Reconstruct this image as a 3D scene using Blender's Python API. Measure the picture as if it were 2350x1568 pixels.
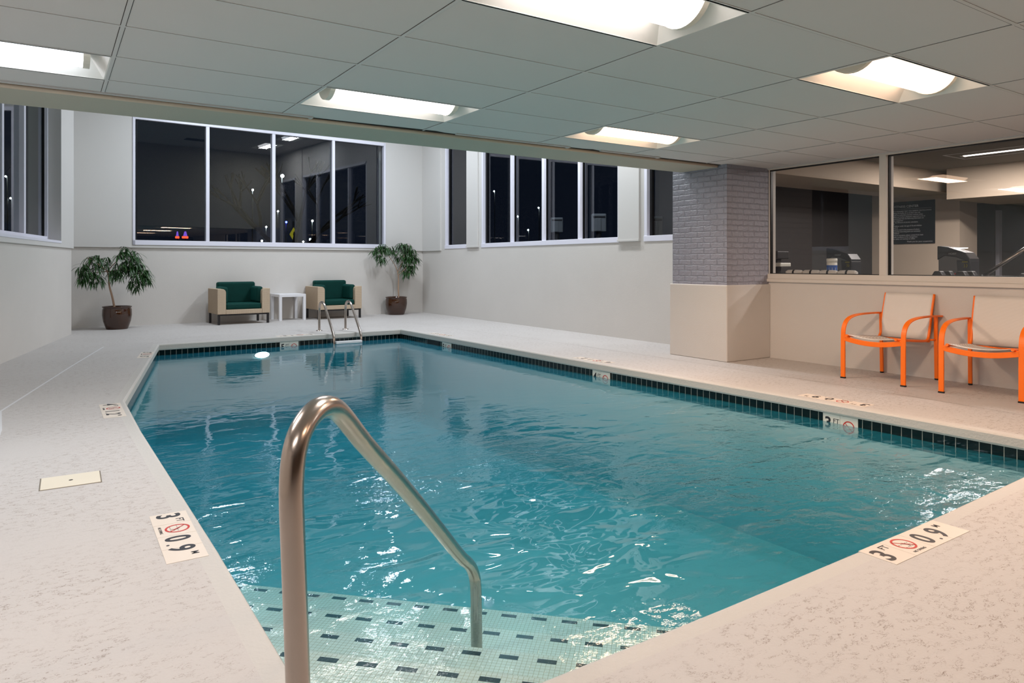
import bpy, bmesh, math, random
from mathutils import Vector, Matrix
R = math.radians
random.seed(7)
for o in list(bpy.data.objects): bpy.data.objects.remove(o)
S = bpy.context.scene
C = S.collection
# ---------------------------------------------------------------- camera, world, exposure
cd = bpy.data.cameras.new('camera'); cam = bpy.data.objects.new('camera', cd); C.objects.link(cam)
cd.sensor_width = 36.0; cd.lens = 1608.75 / 2350 * 36.0
cd.shift_y = -(784 - 605.4) / 2350; cd.clip_start = .05; cd.clip_end = 500
cam.location = (0, 0, 1.158); cam.rotation_euler = (R(90), 0, -.582)
S.camera = cam
W = bpy.data.worlds.new('night'); S.world = W; W.use_nodes = True
W.node_tree.nodes['Background'].inputs[0].default_value = (.012, .018, .034, 1)
W.node_tree.nodes['Background'].inputs[1].default_value = .20
S.view_settings.view_transform = 'Standard'; S.view_settings.look = 'None'
S.view_settings.gamma = 1; S.view_settings.use_curve_mapping = False
S.view_settings.exposure = 0.97
WARM = (1.0, .67, .46); NEUT = (1.0, .91, .86); COOL = (.85, .92, 1.0)
E_LOW, E_UP, E_POOL, E_FIT = 13.0, 44.0, 30.0, 60.0      # watts per lamp; pool lamp: lens radiance
CAMZ = 1.158
def _ray(u, v):
    a = (u - 1175) / 1608.75; b = (605.4 - v) / 1608.75
    c, s = math.cos(-.582), math.sin(-.582)
    return Vector((c*a - s, s*a + c, b))
def aty(u, v, y):       # the world point seen at a pixel of the photo at distance y
    d = _ray(u, v); t = y / d.y; return Vector((d.x*t, y, CAMZ + d.z*t))

# ---------------------------------------------------------------- materials
def s2l(c): return tuple((x/12.92 if x <= .04045 else ((x+.055)/1.055)**2.4) for x in [v/255 for v in c])
class NT:
    def __init__(s, name):
        s.m = bpy.data.materials.new(name); s.m.use_nodes = True; s.t = s.m.node_tree; s.n = s.t.nodes
        s.b = s.n['Principled BSDF']; s.out = s.n['Material Output']
    def add(s, typ, **kw):
        n = s.n.new(typ)
        for k, v in kw.items(): setattr(n, k, v)
        return n
    def link(s, a, b): s.t.links.new(a, b)
    def math(s, op, a, b=None):
        n = s.add('ShaderNodeMath', operation=op)
        for i, x in enumerate((a, b)):
            if x is None: continue
            if isinstance(x, (int, float)): n.inputs[i].default_value = x
            else: s.link(x, n.inputs[i])
        return n.outputs[0]
    def noise(s, scale, detail=2, rough=.5, vec=None, dist=0):
        n = s.add('ShaderNodeTexNoise'); n.inputs['Scale'].default_value = scale; n.inputs['Detail'].default_value = detail
        n.inputs['Roughness'].default_value = rough; n.inputs['Distortion'].default_value = dist
        if vec is not None: s.link(vec, n.inputs['Vector'])
        return n.outputs['Fac']
    def obj(s): return s.add('ShaderNodeTexCoord').outputs['Object']
    def uv(s): return s.add('ShaderNodeTexCoord').outputs['UV']
    def mapr(s, v, a, b, c=0., d=1.):
        n = s.add('ShaderNodeMapRange'); s.link(v, n.inputs[0])
        for i, x in enumerate((a, b, c, d)): n.inputs[i+1].default_value = x
        return n.outputs[0]
    def mix(s, f, a, b):
        n = s.add('ShaderNodeMix', data_type='RGBA')
        if isinstance(f, (int, float)): n.inputs[0].default_value = f
        else: s.link(f, n.inputs[0])
        for i, x in ((6, a), (7, b)):
            if isinstance(x, tuple): n.inputs[i].default_value = (*x[:3], 1)
            else: s.link(x, n.inputs[i])
        return n.outputs[2]
    def bump(s, h, strength=.3, dist=.01):
        n = s.add('ShaderNodeBump'); n.inputs['Strength'].default_value = strength; n.inputs['Distance'].default_value = dist
        s.link(h, n.inputs['Height']); s.link(n.outputs[0], s.b.inputs['Normal']); return n.outputs[0]
    def vmul(s, vec, sc):
        n = s.add('ShaderNodeMapping'); s.link(vec, n.inputs[0]); n.inputs['Scale'].default_value = sc; return n.outputs[0]
def pmat(name, col, rough=.6, metal=0, spec=.5, bscale=0, bstr=.2, vary=0, vscale=3, bdist=.004):
    k = NT(name); c = s2l(col)
    k.b.inputs['Base Color'].default_value = (*c, 1); k.b.inputs['Roughness'].default_value = rough
    k.b.inputs['Metallic'].default_value = metal; k.b.inputs['Specular IOR Level'].default_value = spec
    if bscale: k.bump(k.noise(bscale, 3, .6, k.obj()), bstr, bdist)
    if vary:
        f = k.noise(vscale, 3, .6, k.obj())
        d = tuple(x*(1-vary) for x in c)
        k.link(k.mix(f, d, tuple(min(1, x*(1+vary*.5)) for x in c)), k.b.inputs['Base Color'])
    return k.m
def emat(name, col, st):
    k = NT(name); k.n.remove(k.b)
    e = k.add('ShaderNodeEmission'); e.inputs[0].default_value = (*col, 1); e.inputs[1].default_value = st
    k.link(e.outputs[0], k.out.inputs[0]); return k.m
def schlick(k, f0, nrm=None):
    g = k.add('ShaderNodeNewGeometry')
    d = k.add('ShaderNodeVectorMath', operation='DOT_PRODUCT'); k.link(g.outputs['Incoming'], d.inputs[0])
    k.link(nrm if nrm is not None else g.outputs['Normal'], d.inputs[1])
    c = k.math('ABSOLUTE', d.outputs['Value'])
    p = k.math('POWER', k.math('SUBTRACT', 1.0, c), 5.0)
    return k.math('ADD', k.math('MULTIPLY', p, 1-f0), f0)
def glassmat(name, f0=.10, tint=(.9, .93, .95)):
    k = NT(name); k.n.remove(k.b)
    t = k.add('ShaderNodeBsdfTransparent'); t.inputs[0].default_value = (*tint, 1)
    g = k.add('ShaderNodeBsdfGlossy'); g.inputs['Roughness'].default_value = .0
    m = k.add('ShaderNodeMixShader'); k.link(schlick(k, f0), m.inputs[0]); k.link(t.outputs[0], m.inputs[1]); k.link(g.outputs[0], m.inputs[2])
    k.link(m.outputs[0], k.out.inputs[0]); return k.m
M = {}
def wallmat(name, col):
    k = NT(name); o = k.obj(); c = s2l(col)
    k.link(k.mix(k.noise(1.3, 3, .6, o), tuple(x*.95 for x in c), tuple(min(1, x*1.03) for x in c)), k.b.inputs['Base Color'])
    k.b.inputs['Roughness'].default_value = .75; k.b.inputs['Specular IOR Level'].default_value = .25
    k.bump(k.noise(70, 4, .65, o), .35, .004); return k.m
M['wall'] = wallmat('painted_plaster', (208, 204, 199))
M['wall_up'] = pmat('smooth_painted_board', (206, 204, 201), .6, bscale=25, bstr=.05)
M['front_dark'] = wallmat('dark_reflected_wall', (96, 78, 66))  # unseen wall darkened so the steel handrail mirrors a dark band
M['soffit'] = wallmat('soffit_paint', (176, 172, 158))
M['white'] = pmat('white_frame', (226, 226, 238), .4)
M['frame_in'] = pmat('painted_frame', (214, 208, 200), .45)
M['gasket'] = pmat('black_gasket', (10, 11, 13), .35)
M['glass'] = glassmat('window_glass', .085, (.80, .84, .86))
M['glass_r'] = glassmat('tinted_window_glass', .10, (.55, .58, .62))
M['glass_f'] = glassmat('gym_glass', .08, (.84, .84, .84))
# deck coating
k = NT('deck_coating'); o = k.obj()
base = k.mix(k.noise(.7, 2, .5, o), s2l((187, 183, 180)), s2l((197, 193, 190)))
ov = k.vmul(o, (1.0, 1.8, 1.0))
a = k.noise(48, 5, .62, ov, .6); ln = k.math('ABSOLUTE', k.math('SUBTRACT', a, .5))
line = k.mapr(ln, .006, .020, 1, 0)
msk = k.mapr(k.noise(20, 3, .6, ov), .50, .58)
big = k.mapr(k.noise(1.6, 2, .5, o), .32, .55)
f = k.math('MULTIPLY', k.math('MULTIPLY', line, msk), k.math('MULTIPLY', big, 1.0))
k.link(k.mix(f, base, s2l((110, 88, 68))), k.b.inputs['Base Color'])
k.b.inputs['Roughness'].default_value = .55; k.b.inputs['Specular IOR Level'].default_value = .35
hh = k.math('SUBTRACT', k.noise(90, 4, .6, o), k.math('MULTIPLY', k.math('MULTIPLY', line, msk), .9))
k.bump(hh, .35, .004); M['deck'] = k.m
M['coping'] = pmat('coping_coating', (192, 189, 184), .5, bscale=55, bstr=.45, bdist=.006)
M['joint'] = pmat('joint_filler', (214, 214, 216), .5)
M['crack'] = pmat('hairline_gap', (120, 112, 100), .8)
# ceiling
k = NT('ceiling_tile'); o = k.obj()
k.b.inputs['Base Color'].default_value = (*s2l((204, 201, 200)), 1); k.b.inputs['Roughness'].default_value = .9
k.b.inputs['Specular IOR Level'].default_value = .1; k.bump(k.noise(160, 3, .6, o), .15, .002); M['ctile'] = k.m
M['tbar'] = pmat('ceiling_grid_bar', (198, 196, 195), .55)
M['gap'] = pmat('dark_gap', (30, 27, 24), .9)
M['reflector'] = pmat('white_reflector', (236, 234, 230), .45, bscale=120, bstr=.12, bdist=.002)
M['endcap'] = pmat('beige_endcap', (222, 216, 204), .4)
M['lip'] = wallmat('soffit_lip_warm_lit', (190, 176, 158))  # lip colour warmed to stand for warm lamplight on the edge
# brick
k = NT('painted_brick'); u0_ = k.uv(); wn = k.add('ShaderNodeTexNoise'); wn.inputs['Scale'].default_value = 14; wn.inputs['Detail'].default_value = 2; k.link(u0_, wn.inputs['Vector'])
ws = k.add('ShaderNodeVectorMath', operation='SCALE'); ws.inputs['Scale'].default_value = .022; k.link(wn.outputs['Color'], ws.inputs[0])
wa = k.add('ShaderNodeVectorMath', operation='ADD'); k.link(u0_, wa.inputs[0]); k.link(ws.outputs[0], wa.inputs[1]); u = wa.outputs[0]
b = k.add('ShaderNodeTexBrick'); k.link(u, b.inputs['Vector']); b.inputs['Scale'].default_value = 1
b.inputs['Brick Width'].default_value = .203; b.inputs['Row Height'].default_value = .0677; b.inputs['Mortar Size'].default_value = .008
b.inputs['Mortar Smooth'].default_value = .5
nz = k.noise(2.2, 4, .6, u); c = s2l((150, 150, 162))
mm = k.mix(nz, tuple(x*.9 for x in c), tuple(x*1.12 for x in c))
k.link(k.mix(k.math('MULTIPLY', b.outputs['Fac'], .12), mm, s2l((112, 112, 120))), k.b.inputs['Base Color'])
k.b.inputs['Roughness'].default_value = .45
h = k.math('ADD', k.math('MULTIPLY', k.math('SUBTRACT', 1.0, b.outputs['Fac']), 1.0), k.math('MULTIPLY', k.noise(18, 5, .7, u), 1.3))
k.bump(h, 1.0, .014); M['brick'] = k.m
# pool tile band (uv in metres along the wall)
def tilemat(name, tile, grout, w, hgt, gw, rough=.12, dash=False):
    k = NT(name); u = k.uv(); sx = k.add('ShaderNodeSeparateXYZ'); k.link(u, sx.inputs[0])
    def lines(s, per, g):
        f = k.math('FRACT', k.math('DIVIDE', s, per)); dd = k.math('MINIMUM', f, k.math('SUBTRACT', 1.0, f))
        return k.math('LESS_THAN', dd, g/per/2)
    g = k.math('MAXIMUM', lines(sx.outputs[0], w, gw), lines(sx.outputs[1], hgt, gw))
    col = k.mix(k.noise(9, 2, .5, u), s2l(tile), tuple(x*.8 for x in s2l(tile)))
    if dash:
        fx = k.math('FRACT', k.math('DIVIDE', sx.outputs[0], w*8)); a1 = k.math('LESS_THAN', fx, .5)
        y = sx.outputs[1]; b1 = k.math('LESS_THAN', y, hgt*3); b2 = k.math('GREATER_THAN', y, hgt*1.5)
        dm = k.math('MULTIPLY', a1, k.math('MULTIPLY', b1, b2))
        r = k.mix(g, col, s2l(grout)); r = k.mix(dm, r, s2l((12, 26, 30)))
    else: r = k.mix(g, col, s2l(grout))
    k.link(r, k.b.inputs['Base Color']); k.b.inputs['Roughness'].default_value = rough
    k.bump(k.math('SUBTRACT', 1.0, g), .3, .002); return k.m
M['band'] = tilemat('dark_green_tile', (2, 20, 22), (150, 152, 145), .0762, .1524, .005)
M['mosaic'] = tilemat('white_mosaic_tile', (226, 228, 220), (166, 160, 130), .0191, .0191, .0016, .3, True)
M['basin'] = pmat('pool_plaster', (206, 226, 226), .6, vary=.06, vscale=2)
# water
k = NT('pool_water'); k.n.remove(k.b); o = k.obj()
n1 = k.noise(3.0, 2, .5, k.vmul(o, (1, 1.5, 1)), .4); n2 = k.noise(18, 3, .6, k.vmul(o, (1, 1.5, 1)), .3)
msk = k.mapr(k.noise(.55, 2, .5, o), .38, .66)
h = k.math('ADD', k.math('MULTIPLY', n1, 1.0), k.math('MULTIPLY', k.math('MULTIPLY', n2, msk), .30))
sep = k.add('ShaderNodeSeparateXYZ'); k.link(o, sep.inputs[0])
near = k.mapr(sep.outputs[1], 2.6, 6.0, 1.0, .09)
bp = k.add('ShaderNodeBump'); bp.inputs['Distance'].default_value = .035; k.link(h, bp.inputs['Height']); k.link(k.math('MULTIPLY', near, .95), bp.inputs['Strength'])
t = k.add('ShaderNodeBsdfTransparent'); t.inputs[0].default_value = (.95, 1, 1, 1)
g = k.add('ShaderNodeBsdfGlossy'); g.inputs['Roughness'].default_value = .01; k.link(bp.outputs[0], g.inputs['Normal'])
m = k.add('ShaderNodeMixShader'); k.link(schlick(k, .03, bp.outputs[0]), m.inputs[0]); k.link(t.outputs[0], m.inputs[1]); k.link(g.outputs[0], m.inputs[2])
df = k.add('ShaderNodeBsdfDiffuse'); df.inputs[0].default_value = (.012, .19, .28, 1)
m0 = k.add('ShaderNodeMixShader'); 
gg = k.add('ShaderNodeNewGeometry'); dd = k.add('ShaderNodeVectorMath', operation='DOT_PRODUCT'); k.link(gg.outputs['Incoming'], dd.inputs[0]); k.link(gg.outputs['Normal'], dd.inputs[1])
k.link(k.mapr(k.math('ABSOLUTE', dd.outputs['Value']), .12, .50, .60, .08), m0.inputs[0]); k.link(t.outputs[0], m0.inputs[1]); k.link(df.outputs[0], m0.inputs[2]); k.link(m0.outputs[0], m.inputs[1])
k.link(m.outputs[0], k.out.inputs[0])
va = k.add('ShaderNodeVolumeAbsorption'); va.inputs[0].default_value = (.0, .60, .68, 1); va.inputs[1].default_value = .52
k.link(va.outputs[0], k.out.inputs['Volume']); M['water'] = k.m
# objects
M['orange'] = pmat('orange_powder_coat', (255, 120, 6), .4)
M['foot'] = pmat('black_plastic', (16, 16, 18), .5)
k = NT('sling_mesh'); o = k.obj()
w = k.add('ShaderNodeTexWave'); w.bands_direction = 'Z'; w.inputs['Scale'].default_value = 70; w.inputs['Distortion'].default_value = 1.5; k.link(o, w.inputs[0])
f = k.mix(w.outputs['Fac'], s2l((214, 208, 202)), s2l((236, 232, 226))); k.link(f, k.b.inputs['Base Color']); k.b.inputs['Roughness'].default_value = .8
k.bump(w.outputs['Fac'], .15, .002); M['sling'] = k.m
k = NT('woven_wicker'); o = k.obj()
w1 = k.add('ShaderNodeTexWave'); w1.bands_direction = 'Z'; w1.inputs['Scale'].default_value = 28; w1.inputs['Distortion'].default_value = 1; k.link(o, w1.inputs[0])
w2 = k.add('ShaderNodeTexWave'); w2.bands_direction = 'X'; w2.inputs['Scale'].default_value = 22; w2.inputs['Distortion'].default_value = 1.5; k.link(o, w2.inputs[0])
f = k.math('MULTIPLY', w1.outputs['Fac'], w2.outputs['Fac'])
k.link(k.mix(f, s2l((172, 150, 124)), s2l((232, 214, 190))), k.b.inputs['Base Color']); k.b.inputs['Roughness'].default_value = .6
k.bump(f, .5, .006); M['wicker'] = k.m
M['velvet'] = pmat('green_velvet', (0, 56, 50), .75, spec=.2, vary=.3, vscale=9, bscale=30, bstr=.15)
M['velvet'].node_tree.nodes['Principled BSDF'].inputs['Sheen Weight'].default_value = .12
M['velvet'].node_tree.nodes['Principled BSDF'].inputs['Sheen Tint'].default_value = (.05, .5, .42, 1)
M['blackleg'] = pmat('black_leg', (22, 20, 22), .4)
M['whitetable'] = pmat('white_lacquer', (226, 226, 230), .35)
M['glaze'] = pmat('brown_glaze', (62, 32, 12), .08, spec=.8, vary=.6, vscale=12)
M['soil'] = pmat('potting_soil', (38, 28, 20), .9, bscale=60, bstr=.8, bdist=.01)
M['bark'] = pmat('pale_bark', (166, 138, 116), .8, bscale=60, bstr=.5)
k = NT('leaf_green'); oi = k.noise(9, 3, .6, k.obj())
k.link(k.mix(oi, s2l((12, 42, 20)), s2l((62, 104, 48))), k.b.inputs['Base Color']); k.b.inputs['Roughness'].default_value = .4; M['leaf'] = k.m
# brushed steel
k = NT('brushed_steel'); o = k.obj()
k.b.inputs['Base Color'].default_value = (.46, .40, .355, 1); k.b.inputs['Metallic'].default_value = 1
k.b.inputs['Roughness'].default_value = .24; k.b.inputs['Anisotropic'].default_value = .3; M['steel'] = k.m
M['plate'] = pmat('beige_depth_tile', (220, 210, 198), .45, vary=.05)
M['plate_w'] = pmat('white_depth_tile', (214, 214, 206), .25)
M['ink'] = pmat('black_print', (30, 30, 38), .5)
M['red'] = pmat('red_print', (188, 40, 32), .5)
M['lid'] = pmat('cream_plastic_lid', (220, 212, 194), .5, vary=.06)
M['signblack'] = pmat('black_sign_board', (10, 12, 22), .35)
M['signtext'] = pmat('white_sign_print', (190, 190, 190), .5)
M['gymwall'] = wallmat('gym_wall_paint', (206, 188, 168))
M['gymdark'] = pmat('gym_floor_and_wall_shade', (60, 58, 58), .6)
M['gymceil'] = pmat('gym_ceiling_paint', (120, 112, 102), .8)
M['plastic_d'] = pmat('charcoal_plastic', (44, 44, 48), .35)
M['plastic_g'] = pmat('grey_plastic', (96, 98, 100), .4)
M['plastic_l'] = pmat('pale_grey_plastic', (150, 156, 158), .35)
M['rubber'] = pmat('black_rubber', (20, 20, 22), .5)
M['towel'] = pmat('white_towel', (226, 222, 214), .9, bscale=90, bstr=.5)
M['blue'] = pmat('blue_label', (40, 90, 170), .5)
M['cap'] = pmat('white_cap', (230, 228, 216), .4)
M['yellow'] = pmat('yellow_marking', (190, 180, 40), .5)
M['night_wood'] = pmat('dark_tree_bark', (12, 11, 11), .9)
M['night_leaf'] = pmat('dark_tree_leaves', (34, 44, 30), .8)
M['asphalt'] = pmat('asphalt', (34, 36, 40), .9)
M['bldg'] = pmat('brown_building', (96, 62, 50), .8)
M['e_street'] = emat('street_lamp_glow', (.85, 1, 1), 30)
M['e_blue'] = emat('blue_lamp_glow', (.03, .05, 1), 20)
M['e_warm'] = emat('headlight_glow', (1, .85, .65), 5)
M['e_red'] = emat('red_neon', (1, .05, .02), 2)
M['e_violet'] = emat('violet_neon', (.25, .12, .8), .5)
M['e_yel'] = emat('yellow_sign_glow', (.55, .5, .03), .2)  # glow stands in for outside light falling on the sign plates
M['e_disp'] = emat('lit_display', (1, .93, .85), 3)

# ---------------------------------------------------------------- mesh helpers
class MB:
    def __init__(s): s.v = []; s.f = []; s.uv = {}; s.sm = []
    def quad(s, p, uv=None, sm=False):
        i = len(s.v); s.v += [tuple(q) for q in p]; s.f.append(tuple(range(i, i+len(p)))); s.sm.append(sm)
        if uv: s.uv[len(s.f)-1] = uv
        return s
    def box(s, a, b, X=None):
        (x0, y0, z0), (x1, y1, z1) = a, b
        P = [Vector(p) for p in ((x0,y0,z0),(x1,y0,z0),(x1,y1,z0),(x0,y1,z0),(x0,y0,z1),(x1,y0,z1),(x1,y1,z1),(x0,y1,z1))]
        if X: P = [X(p) for p in P]
        i = len(s.v); s.v += [tuple(p) for p in P]
        for q in ((0,3,2,1),(4,5,6,7),(0,1,5,4),(1,2,6,5),(2,3,7,6),(3,0,4,7)): s.f.append(tuple(i+j for j in q)); s.sm.append(False)
        return s
    def prism(s, pts, z0, z1, X=None):      # pts 2-d outline ccw
        n = len(pts); P = [Vector((p[0], p[1], z0)) for p in pts] + [Vector((p[0], p[1], z1)) for p in pts]
        if X: P = [X(p) for p in P]
        i = len(s.v); s.v += [tuple(p) for p in P]
        s.f.append(tuple(i+j for j in range(n-1, -1, -1))); s.sm.append(False)
        s.f.append(tuple(i+n+j for j in range(n))); s.sm.append(False)
        for j in range(n): s.f.append((i+j, i+(j+1) % n, i+n+(j+1) % n, i+n+j)); s.sm.append(False)
        return s
    def tube(s, pts, r, n=12, caps=True, flat=None):
        pts = [Vector(p) for p in pts]; rr = r if isinstance(r, (list, tuple)) else [r]*len(pts)
        up = None; rings = []
        for j, p in enumerate(pts):
            t = (pts[min(j+1, len(pts)-1)] - pts[max(j-1, 0)]).normalized()
            if up is None:
                up = Vector((0, 0, 1)) if abs(t.z) < .9 else Vector((1, 0, 0))
                if flat: up = Vector(flat)
            a = (up - t*up.dot(t)).normalized(); b = t.cross(a); up = a
            i = len(s.v); q = rr[j]; ra, rb = q if isinstance(q, tuple) else (q, q)
            if n == 4: ring = [p + a*ra*x + b*rb*y for x, y in ((1, 1), (-1, 1), (-1, -1), (1, -1))]
            else: ring = [p + a*math.cos(2*math.pi*k/n)*ra + b*math.sin(2*math.pi*k/n)*rb for k in range(n)]
            s.v += [tuple(x) for x in ring]; rings.append(i)
        for a, b in zip(rings, rings[1:]):
            for k in range(n): s.f.append((a+k, a+(k+1) % n, b+(k+1) % n, b+k)); s.sm.append(n > 4)
        if caps:
            s.f.append(tuple(rings[0]+k for k in range(n-1, -1, -1))); s.sm.append(False)
            s.f.append(tuple(rings[-1]+k for k in range(n))); s.sm.append(False)
        return s
    def lathe(s, prof, n=32, c=(0, 0, 0), caps=False):
        i = len(s.v)
        for r, z in prof:
            for k in range(n):
                a = 2*math.pi*k/n; s.v.append((c[0]+r*math.cos(a), c[1]+r*math.sin(a), c[2]+z))
        for j in range(len(prof)-1):
            for k in range(n): s.f.append((i+j*n+k, i+j*n+(k+1) % n, i+(j+1)*n+(k+1) % n, i+(j+1)*n+k)); s.sm.append(True)
        if caps:
            s.f.append(tuple(i+k for k in range(n-1, -1, -1))); s.sm.append(False)
            m = i+(len(prof)-1)*n; s.f.append(tuple(m+k for k in range(n))); s.sm.append(False)
        return s
    def build(s, name, mat, parent=None, bevel=0, local=None, sub=0, norm=True, seg=2):
        me = bpy.data.meshes.new(name)
        vs = s.v
        if local is not None: vs = [tuple(Vector(v)-Vector(local)) for v in vs]
        me.from_pydata(vs, [], s.f)
        me.polygons.foreach_set('use_smooth', s.sm)
        if s.uv:
            ul = me.uv_layers.new(name='UVMap')
            for fi, uvs in s.uv.items():
                for li, q in zip(me.polygons[fi].loop_indices, uvs): ul.data[li].uv = q
        if norm and not s.uv:
            bm = bmesh.new(); bm.from_mesh(me); bmesh.ops.recalc_face_normals(bm, faces=bm.faces); bm.to_mesh(me); bm.free()
        me.materials.append(M[mat] if isinstance(mat, str) else mat)
        o = bpy.data.objects.new(name, me); C.objects.link(o)
        if local is not None and parent is None: o.location = local
        if parent: o.parent = parent
        if bevel:
            b = o.modifiers.new('b', 'BEVEL'); b.width = bevel; b.segments = seg; b.limit_method = 'ANGLE'; b.angle_limit = R(40)
        if sub:
            b = o.modifiers.new('s', 'SUBSURF'); b.levels = b.render_levels = sub
        return o
def thing(name, label, cat, loc=(0, 0, 0), rz=0, group=None):
    o = bpy.data.objects.new(name, None); o.empty_display_size = .1; C.objects.link(o)
    o.location = loc; o.rotation_euler = (0, 0, rz); o['label'] = label; o['category'] = cat
    if group: o['group'] = group
    return o
def tag(o, label, cat, group=None):
    o['label'] = label; o['category'] = cat
    if group: o['group'] = group
    return o
def struct(o): o['kind'] = 'structure'; return o
def copy_tree(o, parent=None):
    c = o.copy(); C.objects.link(c)
    if parent: c.parent = parent
    for ch in list(o.children): copy_tree(ch, c)
    return c
def text_mesh(name, s, size, mat, parent, loc=(0, 0, 0), rot=(0, 0, 0), bold=0, align='LEFT', sx=1, ext=.0004):
    cu = bpy.data.curves.new(name, 'FONT'); cu.body = s; cu.size = size; cu.extrude = ext; cu.offset = bold*size; cu.align_x = align
    cu.space_line = 1.0
    t = bpy.data.objects.new('tmp', cu); C.objects.link(t)
    dg = bpy.context.evaluated_depsgraph_get(); dg.update()
    me = bpy.data.meshes.new_from_object(t.evaluated_get(dg)); bpy.data.objects.remove(t)
    me.materials.clear(); me.materials.append(M[mat]); me.name = name
    o = bpy.data.objects.new(name, me); C.objects.link(o); o.parent = parent
    o.location = loc; o.rotation_euler = rot; o.scale = (sx, 1, 1); return o
def arc(c, r, a0, a1, n, f):          # points on an arc in a plane; f maps (h, z)
    return [f(c[0]+r*math.cos(R(a0+(a1-a0)*i/n)), c[1]+r*math.sin(R(a0+(a1-a0)*i/n))) for i in range(n+1)]

# ---------------------------------------------------------------- plan
T = [(.555,1.56),(1.15,1.564),(1.89,1.564),(2.71,1.576),(3.45,1.598),(4.44,1.641),(5.43,1.69),(5.405,3.84),(5.29,7.27),(5.176,11.44),
     (3.085,11.30),(1.28,11.19),(.505,6.75),(.505,5.5),(.53,3.98),(.545,3.05),(.55,2.08)]
def offset(P, d):     # outward offset of a ccw polygon
    out = []; n = len(P)
    for i in range(n):
        a, b, c = Vector(P[i-1]), Vector(P[i]), Vector(P[(i+1) % n])
        e1 = (b-a).normalized(); e2 = (c-b).normalized(); n1 = Vector((e1.y, -e1.x)); n2 = Vector((e2.y, -e2.x))
        m = (n1+n2).normalized(); out.append(tuple(b + m*(d/max(.3, m.dot(n1)))))
    return out
WATER = -.158; ZT = 2.334; ZUP = 4.8
LA = Vector((.284, 13.613)); LD = Vector((-.2085, -.978)).normalized(); LN = Vector((.978, -.2085)).normalized()
def LW(p): q = LA + LD*p.x + LN*p.y; return Vector((q.x, q.y, p.z))     # left wall frame: along, out, up
BA = Vector((.15, 14.745)); BD = (Vector((7.45, 15.16))-BA).normalized(); BN = Vector((BD.y, -BD.x))
def BW(p): q = BA + BD*p.x + BN*p.y; return Vector((q.x, q.y, p.z))     # back wall frame
def bu(x): return (x-BA.x)/BD.x
# floor with hole
def ring_face(outer, inner, z, name, mat):
    bm = bmesh.new()
    eo = [bm.verts.new((*p, z)) for p in outer]; ei = [bm.verts.new((*p, z)) for p in inner]
    es = [bm.edges.new((a, b)) for a, b in zip(eo, eo[1:]+eo[:1])] + [bm.edges.new((a, b)) for a, b in zip(ei, ei[1:]+ei[:1])]
    bmesh.ops.triangle_fill(bm, edges=es, use_beauty=True)
    for f in bm.faces:
        if f.normal.z < 0: f.normal_flip()
    me = bpy.data.meshes.new(name); bm.to_mesh(me); bm.free(); me.materials.append(M[mat])
    o = bpy.data.objects.new(name, me); C.objects.link(o); return o
lw0 = LW(Vector((8.1, 0, 0)))
ROOM = [(-2.0, -3.5), (7.45, -3.5), (7.45, 15.3), (.1, 15.3), (.1, 14.0), (.284, 13.613), (lw0.x, lw0.y)]
floor = struct(ring_face([(-2.2, -3.6), (7.6, -3.6), (7.6, 15.4), (-2.2, 15.4)], offset(T, .06), 0, 'floor', 'deck'))
# faint joints in the deck
j = MB()
def strip(p, q, w, z=.0006, m=None):
    p, q = Vector(p), Vector(q); d = (q-p).normalized(); n = Vector((-d.y, d.x))*w/2
    (m or j).quad([(*(p-n), z), (*(q-n), z), (*(q+n), z), (*(p+n), z)])
strip((-.33, 6.79), (.2, 9.37), .018); strip((.2, 9.37), (.62, 11.3), .018); strip((-.33, 6.79), (-.29, 5.99), .018); strip((-.29, 5.99), (-.29, 1), .012)
o = j.build('floor_joint', 'joint', floor, norm=False)
j = MB()
pts = [(1.33, 11.78), (2.2, 12.1), (3.09, 12.25), (5.9, 12.3), (6.2, 9.0), (6.28, 6.4), (6.29, 4.0), (6.27, 3.1), (6.2, 2.2)]
for a, b in zip(pts, pts[1:]): strip(a, b, .004)
j.build('floor_crack', 'crack', floor, norm=False)

# ---------------------------------------------------------------- walls
def cells(mb, X, us, zs, holes, n0, n1):
    for u0, u1 in zip(us, us[1:]):
        for z0, z1 in zip(zs, zs[1:]):
            uc, zc = (u0+u1)/2, (z0+z1)/2
            if any(h[0] < uc < h[1] and h[2] < zc < h[3] for h in holes): continue
            mb.box((u0, n0, z0), (u1, n1, z1), X)
# back wall: lower part, then a slightly proud upper part with one long window
m = MB(); m.box((0, -.25, 0), (bu(7.6), 0, 1.46), BW); m.build('wall_back', 'wall')['kind'] = 'structure'
u0, u1 = bu(1.30), bu(6.40)
m = MB(); cells(m, BW, [0, u0, u1, bu(7.6)], [1.46, 1.51, 3.93, ZUP+.1], [(u0, u1, 1.51, 3.93)], -.25, .035)
m.build('trim_1', 'wall_up')['kind'] = 'structure'
win = struct(bpy.data.objects.new('window_1', None)); C.objects.link(win)
m = MB()
m.box((u0-.03, -.08, 1.51), (u1+.03, .05, 1.60), BW); m.box((u0, -.08, 3.86), (u1, .05, 3.93), BW)
m.box((u0-.03, -.08, 1.51), (u0+.015, .05, 3.93), BW); m.box((u1-.015, -.08, 1.51), (u1+.03, .05, 3.93), BW)
m.build('window_frame', 'white', win, bevel=.004)
for x in (2.585, 3.88, 5.18):
    MB().box((bu(x)-.032, -.08, 1.60), (bu(x)+.032, .045, 3.86), BW).build('mullion', 'white', win, bevel=.004)
ed = [1.315, 2.553, 3.848, 5.148, 6.385]
xs = [1.315, 2.585, 3.88, 5.18, 6.385]
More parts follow.
